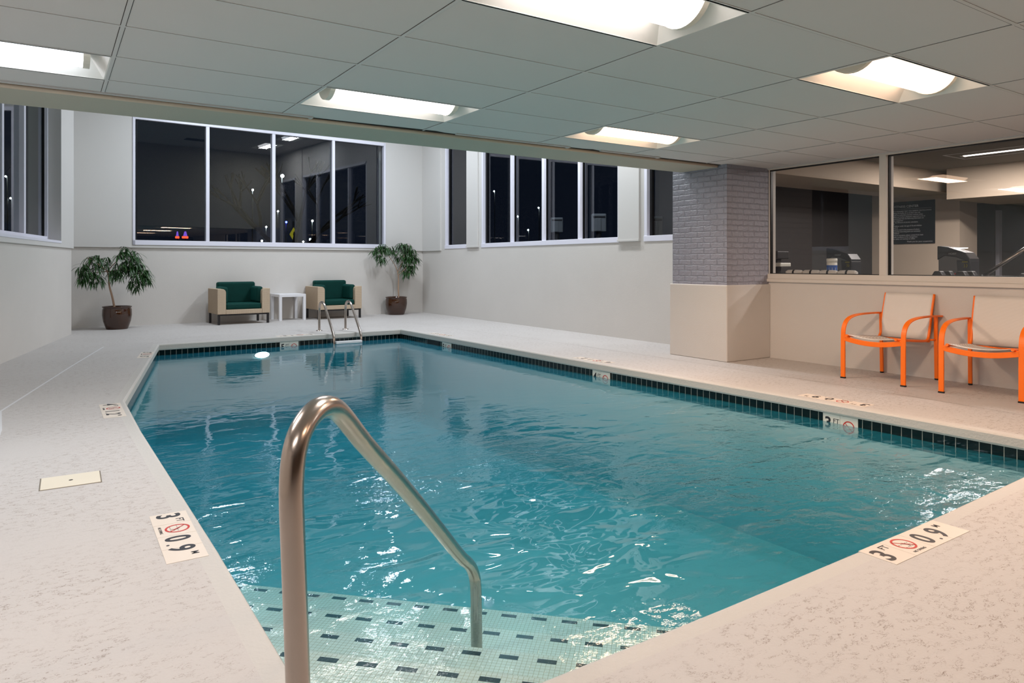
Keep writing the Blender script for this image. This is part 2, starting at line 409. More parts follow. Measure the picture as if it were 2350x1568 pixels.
for a, b in zip(xs, xs[1:]):
    ua, ub = bu(a)+.03, bu(b)-.03
    g = MB(); 
    for q in ((ua-.005, ua+.006, 1.6, 3.86), (ub-.006, ub+.005, 1.6, 3.86), (ua, ub, 1.6, 1.607), (ua, ub, 3.852, 3.86)):
        g.box((q[0], -.03, q[2]), (q[1], -.012, q[3]), BW)
    g.build('gasket', 'gasket', win)
    MB().quad([BW(Vector(p)) for p in ((ua, -.02, 1.6), (ub, -.02, 1.6), (ub, -.02, 3.86), (ua, -.02, 3.86))]).build('pane', 'glass', win, norm=False)
# left wall (angled): lower, upper with window
L1 = 8.1
m = MB(); m.box((0, -.4, 0), (L1, 0, 1.41), LW); m.build('wall_left', 'wall')['kind'] = 'structure'
wu0, wu1 = .85, 4.35
m = MB(); cells(m, LW, [0, wu0, wu1, L1], [1.41, 1.505, 3.93, ZUP+.1], [(wu0, wu1, 1.505, 3.93)], -.4, .028)
m.box((-.03, -.4, 1.41), (0, .028, ZUP+.1), LW)
m.build('trim_2', 'wall_up')['kind'] = 'structure'
# return from the left wall end back to the back wall
a = LW(Vector((0, -.4, 0)))
m = MB().box((.02, 13.62, 0), (.2, 15.2, ZUP+.1)); m.build('wall_corner', 'wall')['kind'] = 'structure'
win = struct(bpy.data.objects.new('window_2', None)); C.objects.link(win)
MB().box((wu0-.0, -.26, 1.47), (wu1, .035, 1.508), LW).build('window_sill', 'white', win, bevel=.003)
m = MB(); m.box((wu0, -.26, 1.505), (wu1, -.14, 1.57), LW); m.box((wu0, -.26, 3.87), (wu1, -.14, 3.93), LW)
m.box((wu0, -.26, 1.505), (wu0+.05, -.14, 3.93), LW); m.box((wu1-.05, -.26, 1.505), (wu1, -.14, 3.93), LW)
m.build('window_frame', 'white', win, bevel=.004)
lu = [wu0+.05, 2.10, 3.05, wu1-.05]
for x in lu[1:-1]: MB().box((x-.04, -.26, 1.57), (x+.04, -.14, 3.87), LW).build('mullion', 'white', win, bevel=.004)
for a, b in zip(lu, lu[1:]):
    MB().quad([LW(Vector(p)) for p in ((a, -.2, 1.57), (b, -.2, 1.57), (b, -.2, 3.87), (a, -.2, 3.87))]).build('pane', 'glass', win, norm=False)
    g = MB(); g.box((a-.002, -.21, 1.57), (a+.012, -.18, 3.87), LW); g.box((b-.014, -.21, 1.57), (b+.002, -.18, 3.87), LW); g.build('gasket', 'gasket', win)
# rest of left side towards and behind the camera
q = LW(Vector((L1, 0, 0)))
m = MB().box((q.x-.3, -3.6, 0), (q.x, q.y, ZUP+.1)); m.build('wall_side', 'wall')['kind'] = 'structure'
m = MB().box((-2.2, -3.75, 0), (7.6, -3.6, 2.6)); m.build('wall_front', 'front_dark')['kind'] = 'structure'
# right wall, x = 7.42: solid below, windows above the far part, the gym window near
XW = 7.42
def RW(p): return Vector((XW - p.y, p.x, p.z))     # along +y, out = -x
m = MB()
m.box((5.6, -.15, 0), (15.3, 0, 1.49), RW)
cells(m, RW, [-3.6, .6, 5.55, 5.7], [0, .94, 2.36, 2.6], [(.6, 5.55, .94, 2.36)], -.15, 0)
m.build('wall_right', 'wall')['kind'] = 'structure'
m = MB(); H = [(6.4, 7.68, 1.49, 3.93), (8.22, 12.42, 1.49, 3.93), (13.0, 14.02, 1.49, 3.93)]
cells(m, RW, [5.6, 6.4, 7.68, 7.76, 8.22, 12.42, 12.53, 13.0, 14.02, 15.3], [1.49, 3.93, ZUP+.1], H, -.15, 0)
m.box((14.2, 0, 1.455), (15.3, .03, ZUP+.1), RW)
m.build('trim_3', 'wall_up')['kind'] = 'structure'
for n_, (a, b) in zip((4, 5), ((7.76, 8.23), (12.53, 13.0))):
    m = MB(); m.box((a, 0, 1.53), (b, .03, ZUP+.1), RW); m.box((a-.008, 0, 1.50), (b+.008, .042, 1.53), RW)
    m.build('trim_%d' % n_, 'wall_up', bevel=.003)['kind'] = 'structure'
for k_, (a, b, _, _) in enumerate(H):
    win = struct(bpy.data.objects.new('window_%d' % (k_+3), None)); C.objects.link(win)
    m = MB(); m.box((a, -.13, 1.49), (b, .012, 1.575), RW); m.box((a, -.13, 3.86), (b, 0, 3.93), RW)
    m.box((a, -.13, 1.49), (a+.05, -.0, 3.93), RW); m.box((b-.06, -.13, 1.49), (b, -.0, 3.93), RW)
    m.build('window_frame', 'white', win, bevel=.004)
    ys = [a+.05, b-.06] if k_ != 1 else [a+.05, 9.24, 10.28, 11.32, b-.06]
    for y in ys[1:-1]: MB().box((y-.035, -.13, 1.575), (y+.035, -.01, 3.86), RW).build('mullion', 'white', win, bevel=.004)
    for p, q in zip(ys, ys[1:]):
        MB().quad([RW(Vector(r)) for r in ((p, -.09, 1.575), (q, -.09, 1.575), (q, -.09, 3.86), (p, -.09, 3.86))]).build('pane', 'glass_r', win, norm=False)
        MB().box((q-.05, -.10, 1.575), (q+.002, -.06, 3.86), RW).build('gasket', 'gasket', win)
# gym window
win = struct(bpy.data.objects.new('window_6', None)); C.objects.link(win)
m = MB(); m.box((.6, -.14, .97), (5.55, .02, 1.035), RW); m.box((.6, -.14, 2.315), (5.55, .012, 2.36), RW)
m.box((5.50, -.14, 1.0), (5.56, .012, 2.34), RW); m.box((.6, -.14, 1.0), (.66, .012, 2.34), RW)
m.build('window_frame', 'frame_in', win, bevel=.004)
m = MB(); m.box((.6, 0, .935), (5.6, .035, .972), RW); m.box((.6, 0, .972), (5.6, .022, .985), RW); m.build('window_sill', 'frame_in', win, bevel=.003)
MB().box((4.035, -.14, 1.03), (4.11, .012, 2.32), RW).build('mullion', 'frame_in', win, bevel=.004)
MB().box((2.0, -.14, 1.03), (2.08, .012, 2.32), RW).build('mullion', 'frame_in', win, bevel=.004)
for p, q in ((.66, 2.0), (2.08, 4.035), (4.11, 5.50)):
    MB().quad([RW(Vector(r)) for r in ((p, -.06, 1.035), (q, -.06, 1.035), (q, -.06, 2.315), (p, -.06, 2.315))]).build('pane', 'glass_f', win, norm=False)
    g = MB(); g.box((p, -.07, 1.035), (q, -.03, 1.043), RW); g.box((p, -.07, 2.303), (q, -.03, 2.315), RW)
    g.box((q-.012, -.07, 1.035), (q, -.03, 2.315), RW); g.box((p, -.07, 1.035), (p+.01, -.03, 2.315), RW); g.build('gasket', 'gasket', win)
# column: brick above, plaster plinth below
m = MB()
def bq(p, q, z0, z1, u):
    L = (Vector(q)-Vector(p)).length
    m.quad([(*p, z0), (*q, z0), (*q, z1), (*p, z1)], [(u, z0), (u+L, z0), (u+L, z1), (u, z1)])
c0 = [(7.42, 5.50), (6.645, 5.50), (6.645, 6.36), (7.42, 6.36)]
for i, (p, q) in enumerate(zip(c0, c0[1:])): bq(q, p, .90, 2.36, i*.9)
m.build('wall_column', 'brick', norm=False)['kind'] = 'structure'
m = MB().prism([(6.615, 5.475), (7.42, 5.475), (7.42, 6.385), (6.615, 6.385)], 0, .905); m.build('wall_plinth', 'wall', bevel=.012, seg=3)['kind'] = 'structure'
# beam / soffit
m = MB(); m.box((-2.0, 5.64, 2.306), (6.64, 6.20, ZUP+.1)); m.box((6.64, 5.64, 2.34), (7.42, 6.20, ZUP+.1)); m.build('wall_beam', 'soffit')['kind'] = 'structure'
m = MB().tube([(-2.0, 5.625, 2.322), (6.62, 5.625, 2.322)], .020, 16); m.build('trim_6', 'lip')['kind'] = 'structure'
# low ceiling with grid
GX, GY = .298, 3.343
LOW = [(1, 2), (3, 2), (-1, 2), (1, -2), (3, -2), (-1, -2), (1, -6), (3, -6), (-1, -6)]
m = MB(); YE = 5.60
for i in range(-2, 6):
    for jj in range(-11, 4):
        if (i, jj) in LOW: continue
        x0, x1 = max(-2.1, GX+i*1.2192), min(7.42, GX+(i+1)*1.2192); y0, y1 = GY+jj*.6096, min(YE, GY+(jj+1)*.6096)
        if y1 <= y0 or x1 <= x0: continue
        m.quad([(x0, y0, ZT), (x0, y1, ZT), (x1, y1, ZT), (x1, y0, ZT)])
ceil = m.build('ceiling', 'ctile', norm=False); ceil['kind'] = 'structure'
mb, mg = MB(), MB()
for i in range(-1, 6):
    x = GX+i*1.2192; mb.box((x-.010, -3.6, ZT-.0035), (x+.010, YE, ZT-.0005)); mg.box((x+.010, -3.6, ZT-.001), (x+.0135, YE, ZT-.0003)); mg.box((x-.013, -3.6, ZT-.001), (x-.010, YE, ZT-.0003))
for jj in range(-11, 4):
    y = GY+jj*.6096
    if y < YE: mb.box((-2.1, y-.010, ZT-.003), (7.42, y+.010, ZT-.0005)); mg.box((-2.1, y+.010, ZT-.001), (7.42, y+.0145, ZT-.0003))
mb.build('ceiling_grid', 'tbar', ceil); mg.build('ceiling_gap', 'gap', ceil)
m = MB(); m.box((-2.1, YE-.012, ZT-.004), (7.42, YE+.012, ZT+.002)); m.build('ceiling_gap', 'gap', ceil)
for a, b in ((-.3, 1.75), (3.05, 4.35), (4.75, 5.6)):
    m = MB(); m.box((a, YE-.055, ZT-.012), (b, YE-.030, ZT-.004)); m.box((a, YE-.058, ZT-.012), (b, YE-.054, ZT+.0)); m.box((b-.025, YE-.055, ZT-.014), (b, YE, ZT-.004))
    m.build('ceiling_angle', 'tbar', ceil)
for x0, x1 in ((1.8, 3.0), (3.7, 4.3), (4.45, 4.8)):
    MB().prism([(x0, YE-.002), (x1, YE-.002), (x1-.15, YE-.045), ((x0+x1)/2, YE-.03)], ZT-.003, ZT-.001).build('ceiling_gap', 'gap', ceil)
m = MB().box((7.385, -3.6, ZT-.01), (7.42, 5.5, ZT)); m.build('trim_7', 'tbar')['kind'] = 'structure'
# upper ceiling
UP = [(6.45, 7.85), (6.45, 9.75), (5.65, 12.9), (2.7, 12.9)]  # last two added out of view to light the upper walls evenly
xs = sorted({-2.1, 7.42, *[v for x, _ in UP for v in (x-.3, x+.3)]}); ys = sorted({6.2, 15.4, *[v for _, y in UP for v in (y-.6, y+.6)]})
m = MB()
for x0, x1 in zip(xs, xs[1:]):
    for y0, y1 in zip(ys, ys[1:]):
        if any(abs((x0+x1)/2-x) < .3 and abs((y0+y1)/2-y) < .6 for x, y in UP): continue
        m.quad([(x0, y0, ZUP), (x0, y1, ZUP), (x1, y1, ZUP), (x1, y0, ZUP)])
m.build('ceiling', 'ctile', norm=False)['kind'] = 'structure'
for x, y in ((2.2, 7.45), (4.4, 7.7)):
    o = MB().box((x-.3, y-.15, ZUP-.02), (x+.3, y+.15, ZUP-.003)).build('ceiling_vent', 'gap', local=(x, y, ZUP))
    tag(o, 'dark ceiling vent of the tall room, %s of two mirrored in the back window' % ('left' if x < 3 else 'right'), 'vent', 'ceiling vents')

# ---------------------------------------------------------------- recessed lights
def fixture(x, y, z, rz, col, st, label, group):
    t = thing('ceiling_light', label, 'ceiling light', (x, y, z), rz, group)
    Lh, Wh, h = .592, .288, .105; li, wi = .515, .19
    o_ = [(-Lh, -Wh), (Lh, -Wh), (Lh, Wh), (-Lh, Wh)]; i_ = [(-li, -wi), (li, -wi), (li, wi), (-li, wi)]
    m = MB()
    for a in range(4):
        b = (a+1) % 4; m.quad([(*o_[a], -.001), (*o_[b], -.001), (*i_[b], h), (*i_[a], h)])
    m.quad([(*p, h) for p in i_])
    for a, b in (((-.61, -.305), (.61, -Wh)), ((-.61, Wh), (.61, .305)), ((-.61, -Wh), (-Lh, Wh)), ((Lh, -Wh), (.61, Wh))): m.box((*a, -.003), (*b, .0))
    m.build('reflector', 'reflector', t, norm=False)
    m = MB(); n = 18; r = .168; c = .160; X = .470
    pr = [(r*math.cos(math.pi+math.pi*k/n), c+r*1.0*math.sin(math.pi+math.pi*k/n)) for k in range(n+1)]
    for (a, za), (b, zb) in zip(pr, pr[1:]): m.quad([(-X, a, za), (-X, b, zb), (X, b, zb), (X, a, za)], sm=True)
    m.build('lamp_lens', emat('lamp_lens_glow', col, 3.2), t, norm=False)
    ld = bpy.data.lights.new('lamp_tube', 'AREA'); ld.shape = 'RECTANGLE'; ld.size = .88; ld.size_y = .25; ld.energy = st; ld.color = col
    lo = bpy.data.objects.new('lamp_tube', ld); C.objects.link(lo); lo.parent = t; lo.location = (0, 0, c-r-.003)
    for sgn in (-1, 1):
        x0, x1 = sorted((sgn*X, sgn*(X+.035))); rr = 1.03
        MB().prism([(p[0]*rr, (p[1]-c)*rr+c) for p in pr], x0, x1, lambda v: Vector((v.z, v.x, v.y))).build('end_cap', 'endcap', t)
    return t
cols = {(1, 2): NEUT, (3, 2): WARM, (-1, 2): COOL, (1, -2): NEUT, (3, -2): WARM, (-1, -2): NEUT, (1, -6): WARM, (3, -6): WARM, (-1, -6): NEUT}
lbl = {(1, 2): 'recessed ceiling light left of centre above the beam, lens whole in view', (3, 2): 'recessed ceiling light nearest the brick column',
 (-1, 2): 'bluish white recessed ceiling light cut by the left edge of the photo', (1, -2): 'large recessed ceiling light cut by the top edge of the photo',
 (3, -2): 'recessed ceiling light on the right above the orange chairs', (-1, -2): 'recessed ceiling light over the left deck, seen only as gleam on the water',
 (1, -6): 'recessed ceiling light behind the viewer, over the near deck', (3, -6): 'recessed ceiling light behind the viewer, on the gym side', (-1, -6): 'recessed ceiling light behind the viewer, on the left wall side'}
for k_ in LOW:
    i, jj = k_
    fixture(GX+(i+.5)*1.2192, GY+(jj+.5)*.6096, ZT, 0, cols[k_], E_LOW*(1.85 if k_ == (3, -2) else 1.6 if k_ == (3, 2) else .40 if k_[1] < -4 else .85 if k_[1] < 0 else 1), lbl[k_], 'recessed lights in the low ceiling')
ul = ['high ceiling light mirrored in the back window, nearest the beam', 'high ceiling light mirrored at the top edge of the back window', 'unseen high ceiling light added by the right corner to brighten the tall walls', 'unseen high ceiling light added above the green armchairs to brighten the tall walls']
for (x, y), l in zip(UP, ul): fixture(x, y, ZUP, R(90), COOL if y > 9 else (.95, .97, 1), E_UP, l, 'lights in the high ceiling')

# ---------------------------------------------------------------- pool
pool = thing('swimming_pool', 'indoor swimming pool of teal water with a dark green tile line and pale coping', 'swimming pool', (3, 6, 0))
pool.location = (0, 0, 0)
# coping nose
prof = [(.06, .0), (-.002, .0), (-.014, -.004), (-.021, -.014), (-.021, -.070), (-.016, -.084), (.002, -.088)]
rings = [[(*p, z) for p in offset(T, d)] for d, z in prof]
m = MB(); n = len(T); base = []
for rg in rings: base.append(len(m.v)); m.v += rg
for a, b in zip(base, base[1:]):
    for i in range(n): m.f.append((a+i, a+(i+1) % n, b+(i+1) % n, b+i)); m.sm.append(False)
m.build('coping', 'coping', pool)
# tile band, basin walls and floor
m = MB(); mw = MB(); L = 0; SK0, SK1 = 10.05, 10.42
for i in range(n):
    p, q = T[i], T[(i+1) % n]; l = (Vector(q)-Vector(p)).length
    m.quad([(*q, -.087), (*p, -.087), (*p, -.2375), (*q, -.2375)], [(-(L+l), .002), (-L, .002), (-L, .150), (-(L+l), .150)])
    def zb(y): return -1.35
    mw.quad([(*q, -.2375), (*p, -.2375), (*p, zb(p[1])), (*q, zb(q[1]))]); L += l
m.build('tile_band', 'band', pool, norm=False)
mw.quad([(*p, -1.35) for p in T]); mw.build('basin', 'basin', pool, norm=False)
# corner steps (diagonal), nosing lines x + y = s
for s, s2, z in ((4.93, 4.39, -.61), (4.39, 3.90, -.50), (3.90, 3.44, -.40), (3.44, 2.98, -.30), (2.98, 2.0, -.22)):
    r2 = math.sqrt(2); m = MB()
    def PT(s_, w): return ((s_/2 + w/r2), (s_/2 - w/r2))
    def clip(s_):      # w range inside pool
        x = .55; wl = (x - s_/2)*r2; y = 1.565; wr = (s_/2 - y)*r2; return wl, wr
    a0, a1 = clip(s); b0, b1 = clip(s2); dpt = (s-s2)/r2
    m.quad([(*PT(s2, b0), z), (*PT(s2, b1), z), (*PT(s, a1), z), (*PT(s, a0), z)][::-1], [(b0, dpt), (b1, dpt), (a1, 0), (a0, 0)][::-1])
    zb_ = -1.15
    m.quad([(*PT(s, a0), z), (*PT(s, a1), z), (*PT(s, a1), zb_), (*PT(s, a0), zb_)][::-1], [(a0, 1), (a1, 1), (a1, 1-z+zb_), (a0, 1-z+zb_)][::-1])
    m.build('pool_step', 'mosaic', pool, norm=False)
m = MB().prism(offset(T, .015), -2.4, WATER); m.build('water', 'water', pool)
# pool lamp
t = thing('underwater_light', 'bright round underwater light in the far pool wall', 'light', (2.75, 11.25, -.262))
FD = (Vector(T[9])-Vector(T[11])).normalized()
m = MB(); m.lathe([(.001, 0), (.08, .004), (.105, .0), (.11, -.01)], 24)
o = m.build('lens', emat('pool_lamp_glow', (.75, .95, 1), E_POOL), t); o.rotation_euler = (R(90), 0, math.atan2(FD.y, FD.x)); o.location = (0, -.0, 0)
o = MB().lathe([(.11, -.02), (.112, .006), (.128, .004), (.132, -.02)], 24).build('rim', 'steel', t); o.rotation_euler = (R(90), 0, math.atan2(FD.y, FD.x))
# skimmer mouth in the right wall
t.scale = (1, 1, .42)
t = thing('skimmer', 'dark skimmer opening under the coping in the far right pool corner', 'skimmer', (0, 0, 0))
sx = lambda y: 5.29 + (5.176-5.29)*(y-7.27)/(11.44-7.27)
MB().prism([(sx(10.05)-.004, 10.05), (sx(10.45)-.004, 10.45), (sx(10.45)+.0, 10.45), (sx(10.05)+.0, 10.05)], -.24, -.09).build('mouth', 'gasket', t)
MB().prism([(sx(10.45)-.006, 10.45), (sx(10.47)-.006, 10.47), (sx(10.47)+.0, 10.47), (sx(10.45)+.0, 10.45)], -.24, -.09).build('side_frame', 'plastic_g', t)

# ---------------------------------------------------------------- depth markers
def ring(mb, r0, r1, n=36, z0=.0, z1=.0006, c=(0, 0)):
    for k in range(n):
        a, b = 2*math.pi*k/n, 2*math.pi*(k+1)/n
        P = [(c[0]+r*math.cos(t), c[1]+r*math.sin(t), z1) for r, t in ((r0, a), (r1, a), (r1, b), (r0, b))]
        mb.quad(P)
def nodive(t, x, y, r, z=.0022, diver=True):
    if diver:
        m = MB(); f = lambda px, py: (x+px*r, y+py*r)
        def bar(p, q, w):
            p, q = Vector(f(*p)), Vector(f(*q)); d = (q-p).normalized(); nn = Vector((-d.y, d.x))*w*r/2
            m.quad([(*(p-nn), z-.0002), (*(q-nn), z-.0002), (*(q+nn), z-.0002), (*(p+nn), z-.0002)])
        bar((-.45, .5), (-.1, .1), .10); bar((-.1, .15), (.2, -.2), .2); bar((.2, -.2), (.1, -.5), .09); bar((.2, -.15), (.45, -.35), .09)
        for q in range(5): bar((-.75+q*.3, .0), (-.6+q*.3, .02), .05)
        for q in range(4): bar((-.6+q*.3, -.55), (-.45+q*.3, -.55), .05)
        m.build('diver_pictogram', 'ink', t, norm=False)
    m = MB(); ring(m, r*.82, r, z1=z, c=(x, y))
    d = Vector((.707, -.707))*r*.9; nn = Vector((.707, .707))*r*.055; c = Vector((x, y))
    m.quad([(*(c-d-nn), z), (*(c+d-nn), z), (*(c+d+nn), z), (*(c-d+nn), z)])
    m.build('prohibition_ring', 'red', t, norm=False)
def marker(x, y, ang, ft, mt, label):
    # ang: direction the text runs; origin at the start of the plate, lower edge
    t = thing('depth_marker', label, 'depth marker', (x, y, 0), ang, 'depth markers set in the deck')
    for i in range(4): MB().box((i*.152+.001, 0, -.002), (i*.152+.151, .152, .0015)).build('marker_tile', 'plate', t)
    z = .0018
    text_mesh('feet_digit', ft, .135, 'ink', t, (.012, .028, z), bold=.022, sx=.95)
    text_mesh('feet_unit', 'FT', .045, 'ink', t, (.092, .098, z), bold=.006, sx=1.0)
    nodive(t, .225, .088, .050)
    text_mesh('no_diving_words', 'NO DIVING', .017, 'ink', t, (.178, .016, z), bold=.01)
    a, b = mt.split('.')
    text_mesh('metre_digits', a, .135, 'ink', t, (.320, .028, z), bold=.022, sx=.9)
    text_mesh('metre_digits', '.', .08, 'ink', t, (.405, .024, z), bold=.02)
    text_mesh('metre_digits', b, .135, 'ink', t, (.440, .028, z), bold=.022, sx=.9)
    text_mesh('metre_unit', 'M', .040, 'ink', t, (.528, .098, z), bold=.012)
    return t
marker(2.715, 1.438, R(0.6), '3', '0.9', 'deck depth marker on the near right edge reading 3 FT, no diving, 0.9 M')
marker(.376, 3.590, R(-90.4), '3', '0.9', 'deck depth marker left of the handrail reading 3 FT, no diving, 0.9 M')
marker(.330, 6.665, R(-90), '4', '1.2', 'deck depth marker at the left pool edge bend, reading 4 FT 1.2 M')
marker(.985, 10.30, math.atan2(-4.44, -.775), '5', '1.5', 'deck depth marker near the far left pool corner')
marker(5.64, 3.165, R(90.7), '3', '0.9', 'deck depth marker on the right edge in front of the orange chairs, seen upside down')
marker(5.53, 6.20, R(92), '4', '1.2', 'deck depth marker on the right edge in front of the column')
marker(5.415, 9.92, R(92), '5', '1.5', 'deck depth marker near the far right pool corner')
marker(3.60, 11.50, R(183.7), '5', '1.5', 'deck depth marker on the far edge left of the ladder')
def wmarker(p, ang, d, label):
    t = thing('waterline_marker', label, 'depth marker', p, 0, 'waterline depth markers'); t.rotation_euler = (R(90), 0, ang)
    for i in range(2): MB().box((i*.152+.001, 0, -.002), (i*.152+.151, .150, .0035)).build('marker_tile', 'plate_w', t)
    text_mesh('feet_digit', d, .125, 'ink', t, (.015, .035, .0038), bold=.025)
    text_mesh('feet_unit', 'FT', .052, 'ink', t, (.090, .080, .0038), bold=.006)
    nodive(t, .226, .066, .050, .0042, False)
    return t
def onr(y):
    for (p, q) in zip(T[6:10], T[7:10]):
        if p[1] <= y <= q[1]: return p[0]+(q[0]-p[0])*(y-p[1])/(q[1]-p[1])
# text runs towards -y on the right wall (left to right as seen from the water)
for y, d, l in ((3.475, '3', 'waterline marker 3 FT with red no diving ring on the right pool wall'), (6.36, '4', 'waterline marker 4 FT with red no diving ring below the column'), (9.95, '5', 'waterline marker 5 FT next to the dark skimmer opening')):
    wmarker((onr(y)-.001, y, -.238), R(-89.4), d, l)
wmarker((3.03, 11.294, -.238), math.atan2(.14, 2.091), '5', 'waterline marker 5 FT on the far wall between underwater light and ladder')
# lid
t = thing('deck_lid', 'cream rectangular cover plate with a finger hole set in the left deck', 'lid', (.09, 4.42, 0), R(-1))
MB().box((-.14, -.122, -.003), (.14, .122, .0012)).build('frame', 'crack', t); MB().box((-.134, -.116, -.002), (.134, .116, .0035)).build('plate', 'lid', t, bevel=.001)
MB().lathe([(.001, .0038), (.010, .0038), (.010, .002)], 16).build('finger_hole', 'gap', t)

# ---------------------------------------------------------------- handrail and ladder
B0 = Vector((.416, 1.42)); HD = (Vector((1.526, 2.58))-B0).normalized()
f = lambda h, z: (B0.x+HD.x*h, B0.y+HD.y*h, z)
pts = [f(.02, 0), f(.0, .35), f(-.018, .60), f(-.026, .70), f(-.020, .765), f(.0, .806), f(.035, .832), f(.08, .846), f(.125, .846), f(.175, .832), f(.225, .800), f(.275, .762),
       f(.36, .698), f(.6, .536), f(.97, .272), f(1.30, .030), f(1.44, -.055), f(1.50, -.105), f(1.545, -.16), f(1.562, -.22), f(1.568, -.30), f(1.575, -.52)]
def smooth(P, it=2):
    P = [Vector(p) for p in P]
    for _ in range(it):
        Q = [P[0]]
        for a, b in zip(P, P[1:]): Q += [a*.75+b*.25, a*.25+b*.75]
        Q.append(P[-1]); P = Q
    return P
t = thing('pool_handrail', 'brushed steel handrail curving from the near deck down into the corner steps', 'handrail', (B0.x, B0.y, 0)); t.location = (0, 0, 0)
MB().tube(smooth(pts), .0242, 28).build('rail', 'steel', t)
MB().lathe([(.024, .012), (.05, .008), (.055, 0)], 28, f(.02, 0)).build('flange', 'steel', t)
t = thing('pool_ladder', 'steel ladder with two arched rails and white tread on the far pool edge', 'ladder')
for x in (3.87, 4.352):
    dy = (x-3.87)*.08; g = lambda y, z: (x, y+dy, z)
    P = [g(11.93, 0), g(11.93, .30), g(11.925, .40), g(11.89, .47), g(11.82, .50), g(11.74, .498), g(11.66, .465), g(11.60, .41), g(11.30, .10), g(11.20, -.02), g(11.17, -.10), g(11.165, -.9)]
    MB().tube(smooth(P), .021, 16).build('rail', 'steel', t)
    MB().lathe([(.021, .012), (.05, .01), (.055, 0)], 20, g(11.93, 0)).build('flange', 'steel', t)
for i, z in enumerate((-.135, -.40, -.65)):
    MB().box((3.89, 11.12+.0, z-.02), (4.335, 11.20, z+.02)).build('tread', 'whitetable' if i == 0 else 'plastic_l', t, bevel=.006)

# ---------------------------------------------------------------- orange chairs
def flatbar(mb, P, w, th, side=(0, 1, 0)): mb.tube(P, [(w, th)]*len(P), 4, flat=side)
def make_chair():
    t = thing('patio_armchair', 'orange framed patio armchair with pale sling seat, whole in view, nearest the column', 'chair', (0, 0, 0), 0, 'orange patio chairs')
    for s in (1, -1):
        m = MB()      # front leg sweeping up into the arm: wide flat bar
        P = [(-.33, s*.30, .012), (-.33, s*.30, .25), (-.33, s*.30, .42), (-.325, s*.30, .50), (-.29, s*.30, .565), (-.23, s*.30, .605), (-.15, s*.30, .625), (-.05, s*.298, .636), (.10, s*.295, .640), (.25, s*.292, .640), (.38, s*.30, .636)]
        m.tube(smooth(P, 2), [(.022, .010) if p.z < .3 else (.022, .0085) for p in smooth(P, 2)], 4, flat=(0, 1, 0)); am = m.build('arm', 'orange', t, bevel=.004)
        MB().box((-.342, s*.30-.024, 0), (-.318, s*.30+.024, .014)).build('foot_cap', 'foot', am)
        m = MB().tube([(.345, s*.275, .012), (.335, s*.275, .35), (.330, s*.275, .636)], [(.017, .012)]*3, 4, flat=(0, 1, 0)); lg = m.build('leg', 'orange', t, bevel=.005)
        MB().tube([(.345, s*.275, 0), (.345, s*.275, .014)], .019, 12).build('foot_cap', 'foot', lg)
        P = [(-.365, s*.245, .438), (-.34, s*.245, .436), (.0, s*.243, .405), (.18, s*.242, .392), (.235, s*.242, .40), (.262, s*.242, .44), (.285, s*.242, .55), (.31, s*.242, .66), (.335, s*.242, .75), (.365, s*.242, .85)]
        MB().tube(smooth(P, 1), .0125, 12).build('side_rail', 'orange', t)
        MB().tube([(-.0+.27, s*.25, .40), (.333, s*.275, .40)], .010, 10).build('bracket', 'orange', t)
        MB().tube([(-.30, s*.245, .425), (-.325, s*.285, .415)], .010, 10).build('bracket', 'orange', t)
    P = [(-.33, -.285, .405), (-.33, -.2, .388), (-.33, -.1, .374), (-.33, 0, .370), (-.33, .1, .374), (-.33, .2, .388), (-.33, .285, .405)]
    MB().tube(smooth(P, 1), [(.024, .010)]*len(smooth(P, 1)), 4, flat=(0, 0, 1)).build('front_bar', 'orange', t, bevel=.004)
    P = [(.275, -.24, .385), (.275, 0, .375), (.275, .24, .385)]; MB().tube(P, .011, 10).build('cross_bar', 'orange', t)
    def sheet(name, prof, sag, W=.238, nx=16):
        m = MB(); N = len(prof)
        for (x, z, nx_, nz_) in prof:
            for k in range(nx+1):
                q = k/nx*2-1; d = sag*(1-q*q); m.v.append((x+nx_*d, q*W, z+nz_*d))
        for a in range(N-1):
            for b in range(nx): i = a*(nx+1)+b; m.f.append((i, i+1, i+nx+2, i+nx+1)); m.sm.append(True)
        o = m.build(name, 'sling', t); s = o.modifiers.new('t', 'SOLIDIFY'); s.thickness = .004; return o
    sheet('sling_seat', [(-.345+.6*q, .447-.044*q, 0, -1) for q in [i/10 for i in range(11)]], .028)
    bp = [(.262, .40), (.275, .47), (.285, .55), (.30, .62), (.31, .66), (.322, .71), (.335, .75), (.352, .81), (.365, .85)]
    sheet('sling_back', [(x-.008, z+.0, 1, .0) for x, z in bp], .022)
    return t
ch = make_chair(); ch.location = (7.03, 3.785, 0)
c2 = copy_tree(ch); c2.location = (7.028, 2.873, 0); c2.rotation_euler = (0, 0, R(6.8))
c2['label'] = 'orange framed patio armchair with pale sling seat, cut by the right edge of the photo'

